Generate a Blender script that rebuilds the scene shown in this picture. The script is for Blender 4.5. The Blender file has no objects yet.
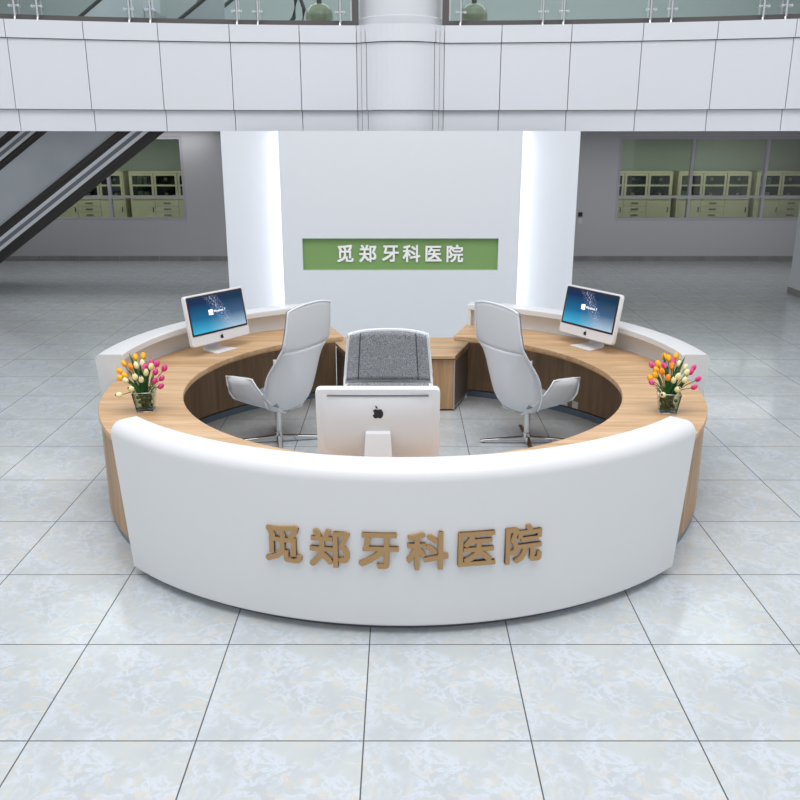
import bpy, bmesh, math, random
from mathutils import Vector, Matrix
from math import sin, cos, radians as R, pi

SC = bpy.context.scene
COL = SC.collection
random.seed(7)

# ---------------------------------------------------------------- camera
CAM_H = 2.6
cd = bpy.data.cameras.new('camera'); cam = bpy.data.objects.new('camera', cd); COL.objects.link(cam)
cam.location = (0, 0, CAM_H)
cam.rotation_euler = (pi/2 - math.atan(264/854), 0, 0)
cd.sensor_width = 36; cd.lens = 36*854/800; cd.shift_x = -0.5/800
cd.clip_end = 200
SC.camera = cam

# ---------------------------------------------------------------- world, light, exposure
W = bpy.data.worlds.new('world'); SC.world = W; W.use_nodes = True
wn = W.node_tree.nodes; wl = W.node_tree.links
bg = wn['Background']
tc = wn.new('ShaderNodeTexCoord'); sx = wn.new('ShaderNodeSeparateXYZ'); rp = wn.new('ShaderNodeValToRGB')
wl.new(tc.outputs['Generated'], sx.inputs[0]); wl.new(sx.outputs['Z'], rp.inputs[0])
rp.color_ramp.elements[0].position = 0.0; rp.color_ramp.elements[0].color = (.80, .81, .83, 1)
rp.color_ramp.elements[1].position = 0.9; rp.color_ramp.elements[1].color = (.74, .76, .80, 1)
wl.new(rp.outputs[0], bg.inputs[0]); bg.inputs[1].default_value = 0.86

def area(name, loc, size, energy, color=(1, 1, 1), rot=(0, 0, 0)):
    l = bpy.data.lights.new(name, 'AREA'); l.shape = 'RECTANGLE'; l.size, l.size_y = size
    l.energy = energy; l.color = color
    o = bpy.data.objects.new(name, l); COL.objects.link(o); o.location = loc; o.rotation_euler = rot
    return o
area('atrium_skylight', (0, 3.2, 9.5), (9, 8), 820, (1.0, .99, .985))
area('lab_room_light', (6.8, 20.0, 2.7), (4.5, .6), 30, (1, 1, .97))
area('lab_room_light', (-7.0, 20.0, 2.7), (4.5, .6), 30, (1, 1, .97))
area('upper_floor_light', (0, 15.5, 6.9), (14, 3), 420, (1, 1, 1))
area('corridor_fill', (6.0, 16.6, 2.73), (6, 1.0), 36)  # fill lamps with no visible source, added to brighten the dark corridor
area('corridor_fill', (-4.2, 13.2, 2.73), (5, .7), 18)
area('corridor_fill', (0, 17.0, 2.73), (6, 1.0), 21)
area('corridor_fill', (-7.0, 18.3, 2.73), (6, .15), 20)
SC.view_settings.view_transform = 'Standard'; SC.view_settings.look = 'None'
SC.view_settings.gamma = 1; SC.view_settings.use_curve_mapping = False
SC.view_settings.exposure = 0.0

# ---------------------------------------------------------------- materials
def s2l(c):
    return tuple((x/255/12.92 if x/255 <= .04045 else ((x/255+.055)/1.055)**2.4) for x in c) + (1,)

def mat(name, rgb, rough=.5, metal=0, spec=.5, lin=False, **kw):
    m = bpy.data.materials.new(name); m.use_nodes = True
    b = m.node_tree.nodes['Principled BSDF']
    b.inputs['Base Color'].default_value = s2l(rgb)
    b.inputs['Roughness'].default_value = rough; b.inputs['Metallic'].default_value = metal
    b.inputs['Specular IOR Level'].default_value = spec
    for k, v in kw.items(): b.inputs[k.replace('_', ' ')].default_value = v
    m.diffuse_color = s2l(rgb)
    return m

def nt(m): return m.node_tree.nodes, m.node_tree.links, m.node_tree.nodes['Principled BSDF']

def noisy(m, c1, c2, scale=(20, 20, 20), detail=4, lo=.35, hi=.65, bump=0, coord='Object', dist=0):
    n, l, b = nt(m)
    t = n.new('ShaderNodeTexCoord'); mp = n.new('ShaderNodeMapping'); mp.inputs['Scale'].default_value = scale
    ns = n.new('ShaderNodeTexNoise'); ns.inputs['Scale'].default_value = 1; ns.inputs['Detail'].default_value = detail
    ns.inputs['Distortion'].default_value = dist
    r = n.new('ShaderNodeValToRGB'); r.color_ramp.elements[0].position = lo; r.color_ramp.elements[1].position = hi
    r.color_ramp.elements[0].color = s2l(c1); r.color_ramp.elements[1].color = s2l(c2)
    l.new(t.outputs[coord], mp.inputs[0]); l.new(mp.outputs[0], ns.inputs[0]); l.new(ns.outputs[0], r.inputs[0])
    l.new(r.outputs[0], b.inputs['Base Color'])
    if bump:
        bp = n.new('ShaderNodeBump'); bp.inputs['Strength'].default_value = bump; bp.inputs['Distance'].default_value = .01
        l.new(ns.outputs[0], bp.inputs['Height']); l.new(bp.outputs[0], b.inputs['Normal'])
    return m

def wood(name, c1, c2, c3, scale, rough=.42):
    m = mat(name, c2, rough); n, l, b = nt(m)
    t = n.new('ShaderNodeTexCoord'); mp = n.new('ShaderNodeMapping'); mp.inputs['Scale'].default_value = scale
    n1 = n.new('ShaderNodeTexNoise'); n1.inputs['Scale'].default_value = 1; n1.inputs['Detail'].default_value = 7
    n1.inputs['Roughness'].default_value = .62; n1.inputs['Distortion'].default_value = .6
    r = n.new('ShaderNodeValToRGB'); e = r.color_ramp.elements
    e[0].position = .33; e[0].color = s2l(c1); e[1].position = .68; e[1].color = s2l(c3)
    k = e.new(.5); k.color = s2l(c2)
    l.new(t.outputs['Object'], mp.inputs[0]); l.new(mp.outputs[0], n1.inputs[0]); l.new(n1.outputs[0], r.inputs[0])
    # fine pores
    mp2 = n.new('ShaderNodeMapping'); mp2.inputs['Scale'].default_value = tuple(s*5 for s in scale)
    n2 = n.new('ShaderNodeTexNoise'); n2.inputs['Scale'].default_value = 1; n2.inputs['Detail'].default_value = 3
    l.new(t.outputs['Object'], mp2.inputs[0]); l.new(mp2.outputs[0], n2.inputs[0])
    mr = n.new('ShaderNodeMapRange'); mr.inputs[1].default_value = .3; mr.inputs[2].default_value = .6
    mr.inputs[3].default_value = .86; mr.inputs[4].default_value = 1.04
    l.new(n2.outputs[0], mr.inputs[0])
    mx = n.new('ShaderNodeMix'); mx.data_type = 'RGBA'; mx.blend_type = 'MULTIPLY'; mx.inputs[0].default_value = 1
    l.new(r.outputs[0], mx.inputs[6]); l.new(mr.outputs[0], mx.inputs[7]); l.new(mx.outputs[2], b.inputs['Base Color'])
    return m

def emis(name, rgb, strength):
    m = mat(name, rgb); n, l, b = nt(m)
    b.inputs['Emission Color'].default_value = s2l(rgb); b.inputs['Emission Strength'].default_value = strength
    return m

def floor_material():
    m = mat('marble_tiles', (215, 218, 220), .14, spec=.36); n, l, b = nt(m)
    g = n.new('ShaderNodeNewGeometry'); sp = n.new('ShaderNodeSeparateXYZ'); l.new(g.outputs['Position'], sp.inputs[0])
    def math_(op, a, bb=None, c=None):
        q = n.new('ShaderNodeMath'); q.operation = op
        for i, v in enumerate((a, bb, c)):
            if v is None: continue
            if isinstance(v, (int, float)): q.inputs[i].default_value = v
            else: l.new(v, q.inputs[i])
        return q.outputs[0]
    def edge(sock, off, T):
        fr = math_('FRACT', math_('DIVIDE', math_('SUBTRACT', sock, off), T))
        return math_('MULTIPLY', math_('SUBTRACT', .5, math_('ABSOLUTE', math_('SUBTRACT', fr, .5))), T)
    TX, TY = .7545, .7625
    ex = edge(sp.outputs['X'], -.166-100*TX, TX); ey = edge(sp.outputs['Y'], 3.98-100*TY, TY)
    d = math_('MINIMUM', ex, ey)
    grout = math_('LESS_THAN', d, .0033)
    # the same marble figure on every tile
    cell = n.new('ShaderNodeCombineXYZ')
    for i, (sk_, off, T) in enumerate(((sp.outputs['X'], -.166-100*TX, TX), (sp.outputs['Y'], 3.98-100*TY, TY))):
        l.new(math_('MULTIPLY', math_('FRACT', math_('DIVIDE', math_('SUBTRACT', sk_, off), T)), T), cell.inputs[i])
    def noise(scale, detail, dist, rough=.55):
        q = n.new('ShaderNodeTexNoise'); q.inputs['Scale'].default_value = scale; q.inputs['Detail'].default_value = detail
        q.inputs['Distortion'].default_value = dist; q.inputs['Roughness'].default_value = rough
        l.new(cell.outputs[0], q.inputs['Vector']); return q.outputs[0]
    def ramp(sock, pts):
        r = n.new('ShaderNodeValToRGB'); e = r.color_ramp.elements
        e[0].position, e[0].color = pts[0]; e[1].position, e[1].color = pts[-1]
        for p, c in pts[1:-1]:
            k = e.new(p); k.color = c
        l.new(sock, r.inputs[0]); return r.outputs[0]
    def mix(f, a, c):
        q = n.new('ShaderNodeMix'); q.data_type = 'RGBA'
        l.new(f, q.inputs[0])
        for i, v in ((6, a), (7, c)):
            if isinstance(v, tuple): q.inputs[i].default_value = v
            else: l.new(v, q.inputs[i])
        return q.outputs[2]
    K = (0, 0, 0, 1); Wt = (1, 1, 1, 1)
    base = ramp(noise(3.2, 3, .3), [(.35, s2l((184, 191, 195))), (.65, s2l((193, 199, 200)))])
    vein = ramp(noise(10, 5, .7, .6), [(.42, K), (.49, (.55,)*3+(1,)), (.51, (.55,)*3+(1,)), (.58, K)])
    msk = ramp(noise(5, 3, .5), [(.36, K), (.56, Wt)])
    beige = ramp(noise(13, 4, 1.2), [(.55, K), (.66, (.7,)*3+(1,))])
    c = mix(math_('MULTIPLY', vein, msk), base, s2l((208, 216, 229)))
    c = mix(beige, c, s2l((204, 198, 186)))
    c = mix(grout, c, s2l((84, 86, 88)))
    l.new(c, b.inputs['Base Color'])
    rr = n.new('ShaderNodeMapRange'); l.new(grout, rr.inputs[0]); rr.inputs[3].default_value = .13; rr.inputs[4].default_value = .7
    l.new(rr.outputs[0], b.inputs['Roughness'])
    return m

M = {}
M['floor'] = floor_material()
M['white'] = mat('white_gloss_resin', (224, 226, 228), .28)
M['fascia'] = mat('white_aluminium_panel', (222, 225, 231), .32)
M['joint'] = mat('dark_joint', (95, 98, 104), .8)
M['wall_white'] = mat('white_wall_paint', (226, 230, 236), .5)
M['grey_wall'] = mat('grey_wall_paint', (206, 206, 209), .6)
M['skirting'] = noisy(mat('grey_stone_skirting', (150, 150, 145), .4), (140, 141, 137), (160, 160, 155), (3, 3, 3))
M['ceil'] = mat('ceiling_paint', (150, 150, 150), .8)
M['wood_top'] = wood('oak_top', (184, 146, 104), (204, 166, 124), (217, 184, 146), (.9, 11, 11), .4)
M['wood_side'] = wood('oak_side_shaded', (158, 124, 88), (182, 146, 108), (196, 162, 124), (11, 11, .8), .45)  # same oak with upright grain, darkened for the sides lying in shadow
M['wood_in'] = wood('oak_inner_shaded', (132, 106, 80), (152, 124, 94), (164, 136, 106), (9, 9, .7), .5)  # darkest oak copy, shade under the counter put into its colour
M['wood_edge'] = mat('oak_edge_band', (206, 165, 118), .45)
M['taupe'] = mat('taupe_laminate', (112, 100, 90), .5)
M['trim_taupe'] = mat('light_taupe_edge', (176, 166, 156), .4)
M['plinth'] = mat('blue_grey_plinth', (120, 135, 152), .35, .5)
M['alu'] = mat('brushed_aluminium', (196, 200, 205), .3, .9)
M['chrome'] = mat('chrome', (222, 222, 224), .12, 1)
M['bronze_letter'] = mat('tan_letter', (178, 142, 96), .4)
M['white_letter'] = mat('white_letter', (250, 250, 250), .5)
M['green'] = mat('green_sign', (126, 162, 98), .6)
M['frame'] = mat('lilac_grey_window_frame', (196, 192, 202), .5)
M['cab'] = mat('pale_green_lab_cabinet', (214, 208, 180), .5)
M['cab_dark'] = mat('dark_cabinet_interior', (70, 68, 66), .7)
M['handle'] = mat('dark_handle', (60, 60, 58), .4)
M['lab_wall'] = mat('sage_lab_wall', (184, 192, 182), .7)
M['black'] = mat('black_plastic', (34, 32, 32), .45)
M['black_rib'] = noisy(mat('black_ribbed_cladding', (38, 34, 32), .4), (14, 12, 11), (46, 41, 38), (1, 30, 45), 2)
M['black_rib'].node_tree.nodes['Mapping'].vector_type = 'TEXTURE'
M['black_rib'].node_tree.nodes['Mapping'].inputs['Scale'].default_value = (2, .5, .022)
M['black_rib'].node_tree.nodes['Mapping'].inputs['Rotation'].default_value = (0, -.624, 0)
M['esc_panel'] = noisy(mat('satin_balustrade', (178, 184, 192), .35), (170, 176, 184), (190, 196, 203), (.8, .8, .8), 2)
M['screen_body'] = mat('white_computer_shell', (232, 232, 234), .25)
M['bezel'] = mat('dark_bezel', (48, 36, 34), .3)
M['logo'] = mat('black_logo', (28, 28, 30), .3)
M['shell'] = mat('pale_grey_shell', (226, 229, 233), .3)
M['shell_edge'] = mat('white_shell_edge', (232, 236, 242), .3)
M['fabric'] = noisy(mat('grey_felt', (128, 132, 138), .95, spec=.1), (112, 116, 122), (172, 176, 182), (150, 150, 150), 3, .35, .65, .3)
M['fabric_dark'] = mat('dark_grey_seam', (84, 86, 92), .95, spec=.1)
M['pot'] = noisy(mat('bronze_green_glaze', (186, 186, 160), .2), (170, 168, 138), (214, 214, 194), (2, 2, 9), 2)
M['steel'] = mat('polished_steel', (216, 220, 224), .16, .95)
M['shoe'] = mat('dark_brown_rail_shoe', (88, 84, 84), .4)
M['stem'] = mat('tulip_stem', (58, 110, 48), .5)
M['leaf'] = noisy(mat('tulip_leaf', (30, 84, 40), .45), (18, 62, 30), (52, 112, 54), (20, 20, 60))
M['moss'] = noisy(mat('moss', (70, 78, 40), .9), (44, 44, 24), (98, 112, 56), (70, 70, 70), 3, bump=.4)
M['Y'] = noisy(mat('yellow_petal', (246, 186, 26), .5), (238, 150, 18), (252, 204, 40), (40, 40, 25))
M['O'] = noisy(mat('orange_petal', (236, 140, 30), .5), (222, 96, 26), (250, 180, 40), (40, 40, 25))
M['C'] = noisy(mat('cream_petal', (236, 230, 176), .5), (222, 216, 146), (246, 240, 206), (40, 40, 25))
M['P'] = noisy(mat('pink_petal', (222, 44, 128), .5), (198, 20, 104), (240, 110, 170), (40, 40, 25))
M['red_tip'] = mat('dark_red_centre', (120, 30, 24), .6)
M['led'] = emis('led_strip', (246, 250, 255), 12.0)
M['paper'] = mat('white_binder', (226, 232, 230), .6)
M['book'] = mat('dark_folder', (52, 54, 66), .6)

def glass(name, tint, rough=.02, mixf=.12):
    m = bpy.data.materials.new(name); m.use_nodes = True
    n = m.node_tree.nodes; l = m.node_tree.links; n.clear()
    o = n.new('ShaderNodeOutputMaterial'); t = n.new('ShaderNodeBsdfTransparent'); gl = n.new('ShaderNodeBsdfGlossy')
    t.inputs[0].default_value = s2l(tint); gl.inputs['Roughness'].default_value = rough
    f = n.new('ShaderNodeFresnel'); f.inputs[0].default_value = 1.45
    mx = n.new('ShaderNodeMixShader')
    l.new(f.outputs[0], mx.inputs[0]); l.new(t.outputs[0], mx.inputs[1]); l.new(gl.outputs[0], mx.inputs[2]); l.new(mx.outputs[0], o.inputs[0])
    return m
M['glass'] = glass('clear_glass', (232, 242, 238))
M['glass_green'] = glass('green_tinted_glass', (232, 240, 238))
M['glass_win'] = glass('window_glass', (238, 244, 238))

def screen_material():
    m = mat('screen_picture', (10, 60, 100), .3, spec=.12); n, l, b = nt(m)
    t = n.new('ShaderNodeTexCoord'); sp = n.new('ShaderNodeSeparateXYZ'); l.new(t.outputs['Generated'], sp.inputs[0])
    top = n.new('ShaderNodeValToRGB'); e = top.color_ramp.elements
    e[0].position = 0; e[0].color = s2l((70, 190, 230)); e[1].position = .85; e[1].color = s2l((8, 44, 88))
    k = e.new(.4); k.color = s2l((22, 112, 160))
    r2 = n.new('ShaderNodeValToRGB'); e = r2.color_ramp.elements
    e[0].position = 0; e[0].color = s2l((186, 214, 236)); e[1].position = .85; e[1].color = s2l((10, 52, 84))
    k = e.new(.42); k.color = s2l((70, 104, 142))
    l.new(sp.outputs['Z'], top.inputs[0]); l.new(sp.outputs['Z'], r2.inputs[0])
    mx = n.new('ShaderNodeMix'); mx.data_type = 'RGBA'
    mr = n.new('ShaderNodeMapRange'); mr.inputs[1].default_value = .3; mr.inputs[2].default_value = .8
    l.new(sp.outputs['X'], mr.inputs[0]); l.new(mr.outputs[0], mx.inputs[0])
    l.new(top.outputs[0], mx.inputs[6]); l.new(r2.outputs[0], mx.inputs[7])
    # trail of sparkles
    ns = n.new('ShaderNodeTexNoise'); ns.inputs['Scale'].default_value = 34; ns.inputs['Detail'].default_value = 2
    l.new(t.outputs['Generated'], ns.inputs['Vector'])
    rr = n.new('ShaderNodeValToRGB'); rr.color_ramp.elements[0].position = .5; rr.color_ramp.elements[1].position = .68
    l.new(ns.outputs[0], rr.inputs[0])
    sub = n.new('ShaderNodeMath'); sub.operation = 'MULTIPLY_ADD'; l.new(sp.outputs['Z'], sub.inputs[0]); sub.inputs[1].default_value = .33; sub.inputs[2].default_value = -.73
    ad = n.new('ShaderNodeMath'); ad.operation = 'ADD'; l.new(sp.outputs['X'], ad.inputs[0]); l.new(sub.outputs[0], ad.inputs[1])
    ab = n.new('ShaderNodeMath'); ab.operation = 'ABSOLUTE'; l.new(ad.outputs[0], ab.inputs[0])
    m2 = n.new('ShaderNodeMapRange'); m2.inputs[1].default_value = .02; m2.inputs[2].default_value = .15; m2.inputs[3].default_value = 1.0; m2.inputs[4].default_value = 0
    l.new(ab.outputs[0], m2.inputs[0])
    mu = n.new('ShaderNodeMath'); mu.operation = 'MULTIPLY'; l.new(rr.outputs[0], mu.inputs[0]); l.new(m2.outputs[0], mu.inputs[1])
    mx2 = n.new('ShaderNodeMix'); mx2.data_type = 'RGBA'; l.new(mu.outputs[0], mx2.inputs[0]); l.new(mx.outputs[2], mx2.inputs[6]); mx2.inputs[7].default_value = s2l((214, 216, 240))
    b.inputs['Base Color'].default_value = (.01, .012, .015, 1)
    l.new(mx2.outputs[2], b.inputs['Emission Color']); b.inputs['Emission Strength'].default_value = .85
    return m
M['screen'] = screen_material()
M['screen_text'] = emis('screen_white', (245, 248, 255), .9)

# ---------------------------------------------------------------- helpers
class MB:
    def __init__(s): s.v = []; s.f = []
    def add(s, vs, fs):
        k = len(s.v); s.v += [tuple(v) for v in vs]; s.f += [tuple(i+k for i in f) for f in fs]; return s
    def box(s, x0, x1, y0, y1, z0, z1):
        return s.add([(x0, y0, z0), (x1, y0, z0), (x1, y1, z0), (x0, y1, z0), (x0, y0, z1), (x1, y0, z1), (x1, y1, z1), (x0, y1, z1)],
                     [(0, 3, 2, 1), (4, 5, 6, 7), (0, 1, 5, 4), (1, 2, 6, 5), (2, 3, 7, 6), (3, 0, 4, 7)])
    def prism(s, pts, z0, z1):
        n = len(pts)
        return s.add([(x, y, z0) for x, y in pts] + [(x, y, z1) for x, y in pts],
                     [tuple(range(n))[::-1], tuple(range(n, 2*n))] + [(i, (i+1) % n, n+(i+1) % n, n+i) for i in range(n)])
    def sweep(s, prof, a0, a1, n, cx=0., cy=0.):
        # closed profile [(r,z)] swept round a vertical axis; a0/a1 numbers or functions of z; angle 0 = -Y
        f0 = a0 if callable(a0) else (lambda z: a0); f1 = a1 if callable(a1) else (lambda z: a1)
        m = len(prof); vs = []
        for i in range(n+1):
            t = i/n
            for r, z in prof:
                a = R(f0(z)*(1-t)+f1(z)*t); vs.append((cx+r*sin(a), cy-r*cos(a), z))
        fs = [(i*m+j, i*m+(j+1) % m, (i+1)*m+(j+1) % m, (i+1)*m+j) for i in range(n) for j in range(m)]
        fs += [tuple(range(m))[::-1], tuple(n*m+j for j in range(m))]
        return s.add(vs, fs)
    def tube(s, pts, r, n=10, caps=True):
        pts = [Vector(p) for p in pts]; rs = r if isinstance(r, (list, tuple)) else [r]*len(pts)
        vs = []; up = Vector((0, 0, 1))
        for i, p in enumerate(pts):
            d = (pts[min(i+1, len(pts)-1)]-pts[max(i-1, 0)]).normalized()
            a = d.cross(up if abs(d.z) < .95 else Vector((1, 0, 0))).normalized(); b = d.cross(a).normalized()
            for k in range(n):
                t = 2*pi*k/n; vs.append(p+a*rs[i]*cos(t)+b*rs[i]*sin(t))
        fs = [(i*n+k, i*n+(k+1) % n, (i+1)*n+(k+1) % n, (i+1)*n+k) for i in range(len(pts)-1) for k in range(n)]
        if caps: fs += [tuple(range(n))[::-1], tuple((len(pts)-1)*n+k for k in range(n))]
        return s.add(vs, fs)
    def lathe(s, prof, n=24, c=(0, 0, 0), mod=None):
        vs = []
        for r, z in prof:
            for k in range(n):
                t = 2*pi*k/n; q = r*(mod(t, z) if mod else 1); vs.append((c[0]+q*cos(t), c[1]+q*sin(t), c[2]+z))
        m = len(prof)
        fs = [(i*n+k, i*n+(k+1) % n, (i+1)*n+(k+1) % n, (i+1)*n+k) for i in range(m-1) for k in range(n)]
        fs += [tuple(range(n))[::-1], tuple((m-1)*n+k for k in range(n))]
        return s.add(vs, fs)
    def grid(s, P):
        nr = len(P); nc = len(P[0])
        return s.add([p for row in P for p in row],
                     [(i*nc+j, i*nc+j+1, (i+1)*nc+j+1, (i+1)*nc+j) for i in range(nr-1) for j in range(nc-1)])
    def build(s, name, m, parent=None, smooth=None, bevel=0, solid=0, subd=0, fix=True):
        me = bpy.data.meshes.new(name); me.from_pydata(s.v, [], s.f); me.validate()
        if fix:
            bm = bmesh.new(); bm.from_mesh(me); bmesh.ops.recalc_face_normals(bm, faces=bm.faces); bm.to_mesh(me); bm.free()
        me.materials.append(M[m] if isinstance(m, str) else m)
        o = bpy.data.objects.new(name, me); COL.objects.link(o)
        if parent is not None: o.parent = parent
        if smooth is not None:
            for p in me.polygons: p.use_smooth = True
            if smooth < 180: me.set_sharp_from_angle(angle=R(smooth))
        if solid:
            md = o.modifiers.new('solid', 'SOLIDIFY'); md.thickness = abs(solid); md.offset = 1 if solid > 0 else -1
        if subd:
            md = o.modifiers.new('subd', 'SUBSURF'); md.levels = subd; md.render_levels = subd
        if bevel:
            md = o.modifiers.new('bevel', 'BEVEL'); md.width = bevel; md.segments = 3; md.limit_method = 'ANGLE'; md.angle_limit = R(40)
        return o

def tag(o, label=None, cat=None, group=None, kind=None):
    if label: o['label'] = label
    if cat: o['category'] = cat
    if group: o['group'] = group
    if kind: o['kind'] = kind
    return o
def empty(name, loc, rz=0, **k):
    o = bpy.data.objects.new(name, None); COL.objects.link(o); o.location = loc; o.rotation_euler = (0, 0, rz)
    o.empty_display_size = .1
    return tag(o, **k)
def struct(o): o['kind'] = 'structure'; return o
def copy_tree(o, parent=None):
    c = o.copy(); COL.objects.link(c); c.parent = parent
    for ch in list(o.children): copy_tree(ch, c)
    return c
def children_of(o): return list(o.children)

def glyph(ch, size, depth, offset, name, m, parent, loc, rot, stretch=1.0, label=None):
    cu = bpy.data.curves.new('g', 'FONT'); cu.body = ch; cu.size = size; cu.extrude = depth/2
    cu.align_x = 'CENTER'; cu.align_y = 'CENTER'; cu.resolution_u = 3
    t = bpy.data.objects.new('g', cu); COL.objects.link(t)
    dg = bpy.context.evaluated_depsgraph_get(); dg.update()
    me = bpy.data.meshes.new_from_object(t.evaluated_get(dg))
    bpy.data.objects.remove(t); bpy.data.curves.remove(cu)
    if len(me.vertices):
        xs = [v.co.x for v in me.vertices]; ys = [v.co.y for v in me.vertices]
        mx, my = (min(xs)+max(xs))/2, (min(ys)+max(ys))/2
        for v in me.vertices: v.co = Vector(((v.co.x-mx)*stretch, v.co.y-my, v.co.z+depth/2))
        if offset > 0:
            bm = bmesh.new()
            for k in range(9):
                a = 2*pi*k/8; d = Vector((0, 0, depth*.012)) if k == 8 else Vector((offset*((cos(a) > .1)-(cos(a) < -.1)), offset*((sin(a) > .1)-(sin(a) < -.1)), depth*.001*k))
                b2 = bmesh.new(); b2.from_mesh(me); bmesh.ops.translate(b2, verts=b2.verts, vec=d)
                tm = bpy.data.meshes.new('t'); b2.to_mesh(tm); b2.free(); bm.from_mesh(tm); bpy.data.meshes.remove(tm)
            bm.to_mesh(me); bm.free()
    me.name = name; me.materials.clear(); me.materials.append(M[m])
    o = bpy.data.objects.new(name, me); COL.objects.link(o); o.parent = parent; o.location = loc; o.rotation_euler = rot
    if label: o['label'] = label
    return o

DX, DY = .017, 6.472        # centre of the round desk
def pol(r, a, z=0., c=(DX, DY)): return (c[0]+r*sin(R(a)), c[1]-r*cos(R(a)), z)

# ================================================================ SETTING
fl = struct(MB().box(-14, 14, -6, 24, -.1, 0).build('floor', 'floor'))
YB = 18.66
# back wall with two window openings
wb = MB()
wb.box(-14, -9.2, YB, YB+.2, 0, 2.75); wb.box(-9.2, -4.575, YB, YB+.2, 0, .86); wb.box(-9.2, -4.575, YB, YB+.2, 2.60, 2.75)
wb.box(-4.575, 4.59, YB, YB+.2, 0, 2.75); wb.box(4.59, 9.3, YB, YB+.2, 0, .86); wb.box(4.59, 9.3, YB, YB+.2, 2.60, 2.75)
wb.box(9.3, 14, YB, YB+.2, 0, 2.75)
struct(wb.build('wall_back', 'grey_wall'))
# skirting tiles
sk = MB(); x = -13.9
while x < 13.8:
    sk.box(x, x+.858, YB-.015, YB, 0, .108); x += .866
struct(sk.build('baseboard_back', 'skirting'))
def window(idx, x0, x1, mull):
    w = MB(); f = .032
    for xa, xb, za, zb in ((x0+.001, x1-.001, .861, .86+2*f), (x0+.001, x1-.001, 2.60-2*f, 2.599), (x0+.001, x0+2*f, .86+2*f, 2.60-2*f), (x1-2*f, x1-.001, .86+2*f, 2.60-2*f), (x0+2*f, x1-2*f, 1.335, 1.385)):
        w.box(xa, xb, YB+.02, YB+.12, za, zb)
    for q in mull: w.box(q-.028, q+.028, YB+.015, YB+.125, .87, 2.59)
    o = struct(w.build('window_%d' % idx, 'frame'))
    MB().box(x0+.02, x1-.02, YB+.07, YB+.078, .88, 2.58).build('pane', 'glass_win', o)
window(1, -9.2, -4.575, (-7.75, -6.2)); window(2, 4.59, 9.3, (6.16, 7.73))
# laboratory room behind the windows
struct(MB().box(-14, 14, 21.6, 21.8, 0, 2.75).build('wall_laboratory', 'lab_wall'))
struct(MB().box(-3.6, -3.5, 18.87, 21.6, 0, 2.75).build('wall_laboratory_left', 'lab_wall'))
struct(MB().box(3.5, 3.6, 18.87, 21.6, 0, 2.75).build('wall_laboratory_right', 'lab_wall'))
# side walls of the ground floor corridor
struct(MB().box(-14.2, -14, 10, 21.8, 0, 2.75).build('wall_left', 'grey_wall'))
struct(MB().box(14, 14.2, 10, 21.8, 0, 2.75).build('wall_right', 'grey_wall'))
# white pier at the right edge of the picture
struct(MB().box(6.72, 7.6, 11.95, 14.7, 0, 2.72).build('wall_pier', 'wall_white'))
struct(MB().box(6.705, 6.72, 11.95, 14.7, 0, .11).box(6.705, 7.6, 14.7, 14.715, 0, .11).box(6.705, 7.6, 11.935, 11.95, 0, .11).build('baseboard_pier', 'skirting'))

# balcony front: an arc of white panels that bulges around the column
SAG_R = 19.5; YC = 11.93
def arc_y(x): return YC - (SAG_R - math.sqrt(SAG_R**2 - x*x))*1.12
def fascia_pts(x0, x1, off, n):      # plan points, off = set back (+Y)
    return [(x0+(x1-x0)*i/n, arc_y(x0+(x1-x0)*i/n)+off) for i in range(n+1)]
JX = [.568, 1.30, 2.18, 3.055, 3.93, 4.80, 5.67, 6.54, 7.4, 8.3]
fb = MB()
def strip(mb, pts, z0, z1, th=.05):
    mb.prism(pts + [(x, y+th) for x, y in reversed(pts)], z0, z1)
g = .008
for sgn in (-1, 1):
    for i in range(len(JX)-1):
        a, b = JX[i]+g*.6, JX[i+1]-g*.6
        xs = (a, b) if sgn > 0 else (-b, -a)
        strip(fb, fascia_pts(*xs, -.035, 3), 3.75, 3.955)      # coping band
        strip(fb, fascia_pts(*xs, 0, 3), 2.925, 3.742)          # main panel
        strip(fb, fascia_pts(*xs, .07, 3), 2.66, 2.92)          # lower band
# bulge around the column
BY = 12.38
def bulge(r, a0, a1, n=12): return [(r*sin(R(a0+(a1-a0)*i/n)), BY-r*cos(R(a0+(a1-a0)*i/n))) for i in range(n+1)]
for (ro, z0, z1, am, off) in ((.735, 3.75, 3.955, 37.6, -.035), (.70, 2.925, 3.742, 38.6, 0), (.64, 2.66, 2.92, 41.5, .07)):
    strip(fb, bulge(ro, -am, am), z0, z1, .03)
    for sgn in (-1, 1):
        p0 = bulge(ro, am+.7, am+1, 1)[0]
        xm = .505
        q = [p0, (xm, p0[1]+.04), (xm+.005, p0[1]+.045), (.565, arc_y(.56)+off)]
        for part in (q[:2], q[2:]):
            if sgn < 0: part = [(-x, y) for x, y in part][::-1]
            strip(fb, part, z0, z1, .03)
struct(fb.build('wall_balcony_front', 'fascia'))
bk = MB(); pts = fascia_pts(-8.3, 8.3, .12, 40); bk.prism(pts+[(8.3, 12.35), (-8.3, 12.35)], 2.70, 3.90)
struct(bk.build('trim_1', 'joint'))
struct(MB().prism(bulge(.60, -50, 50)[::1]+[(.5, 12.3), (-.5, 12.3)], 2.72, 3.93).build('trim_2', 'joint'))
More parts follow.
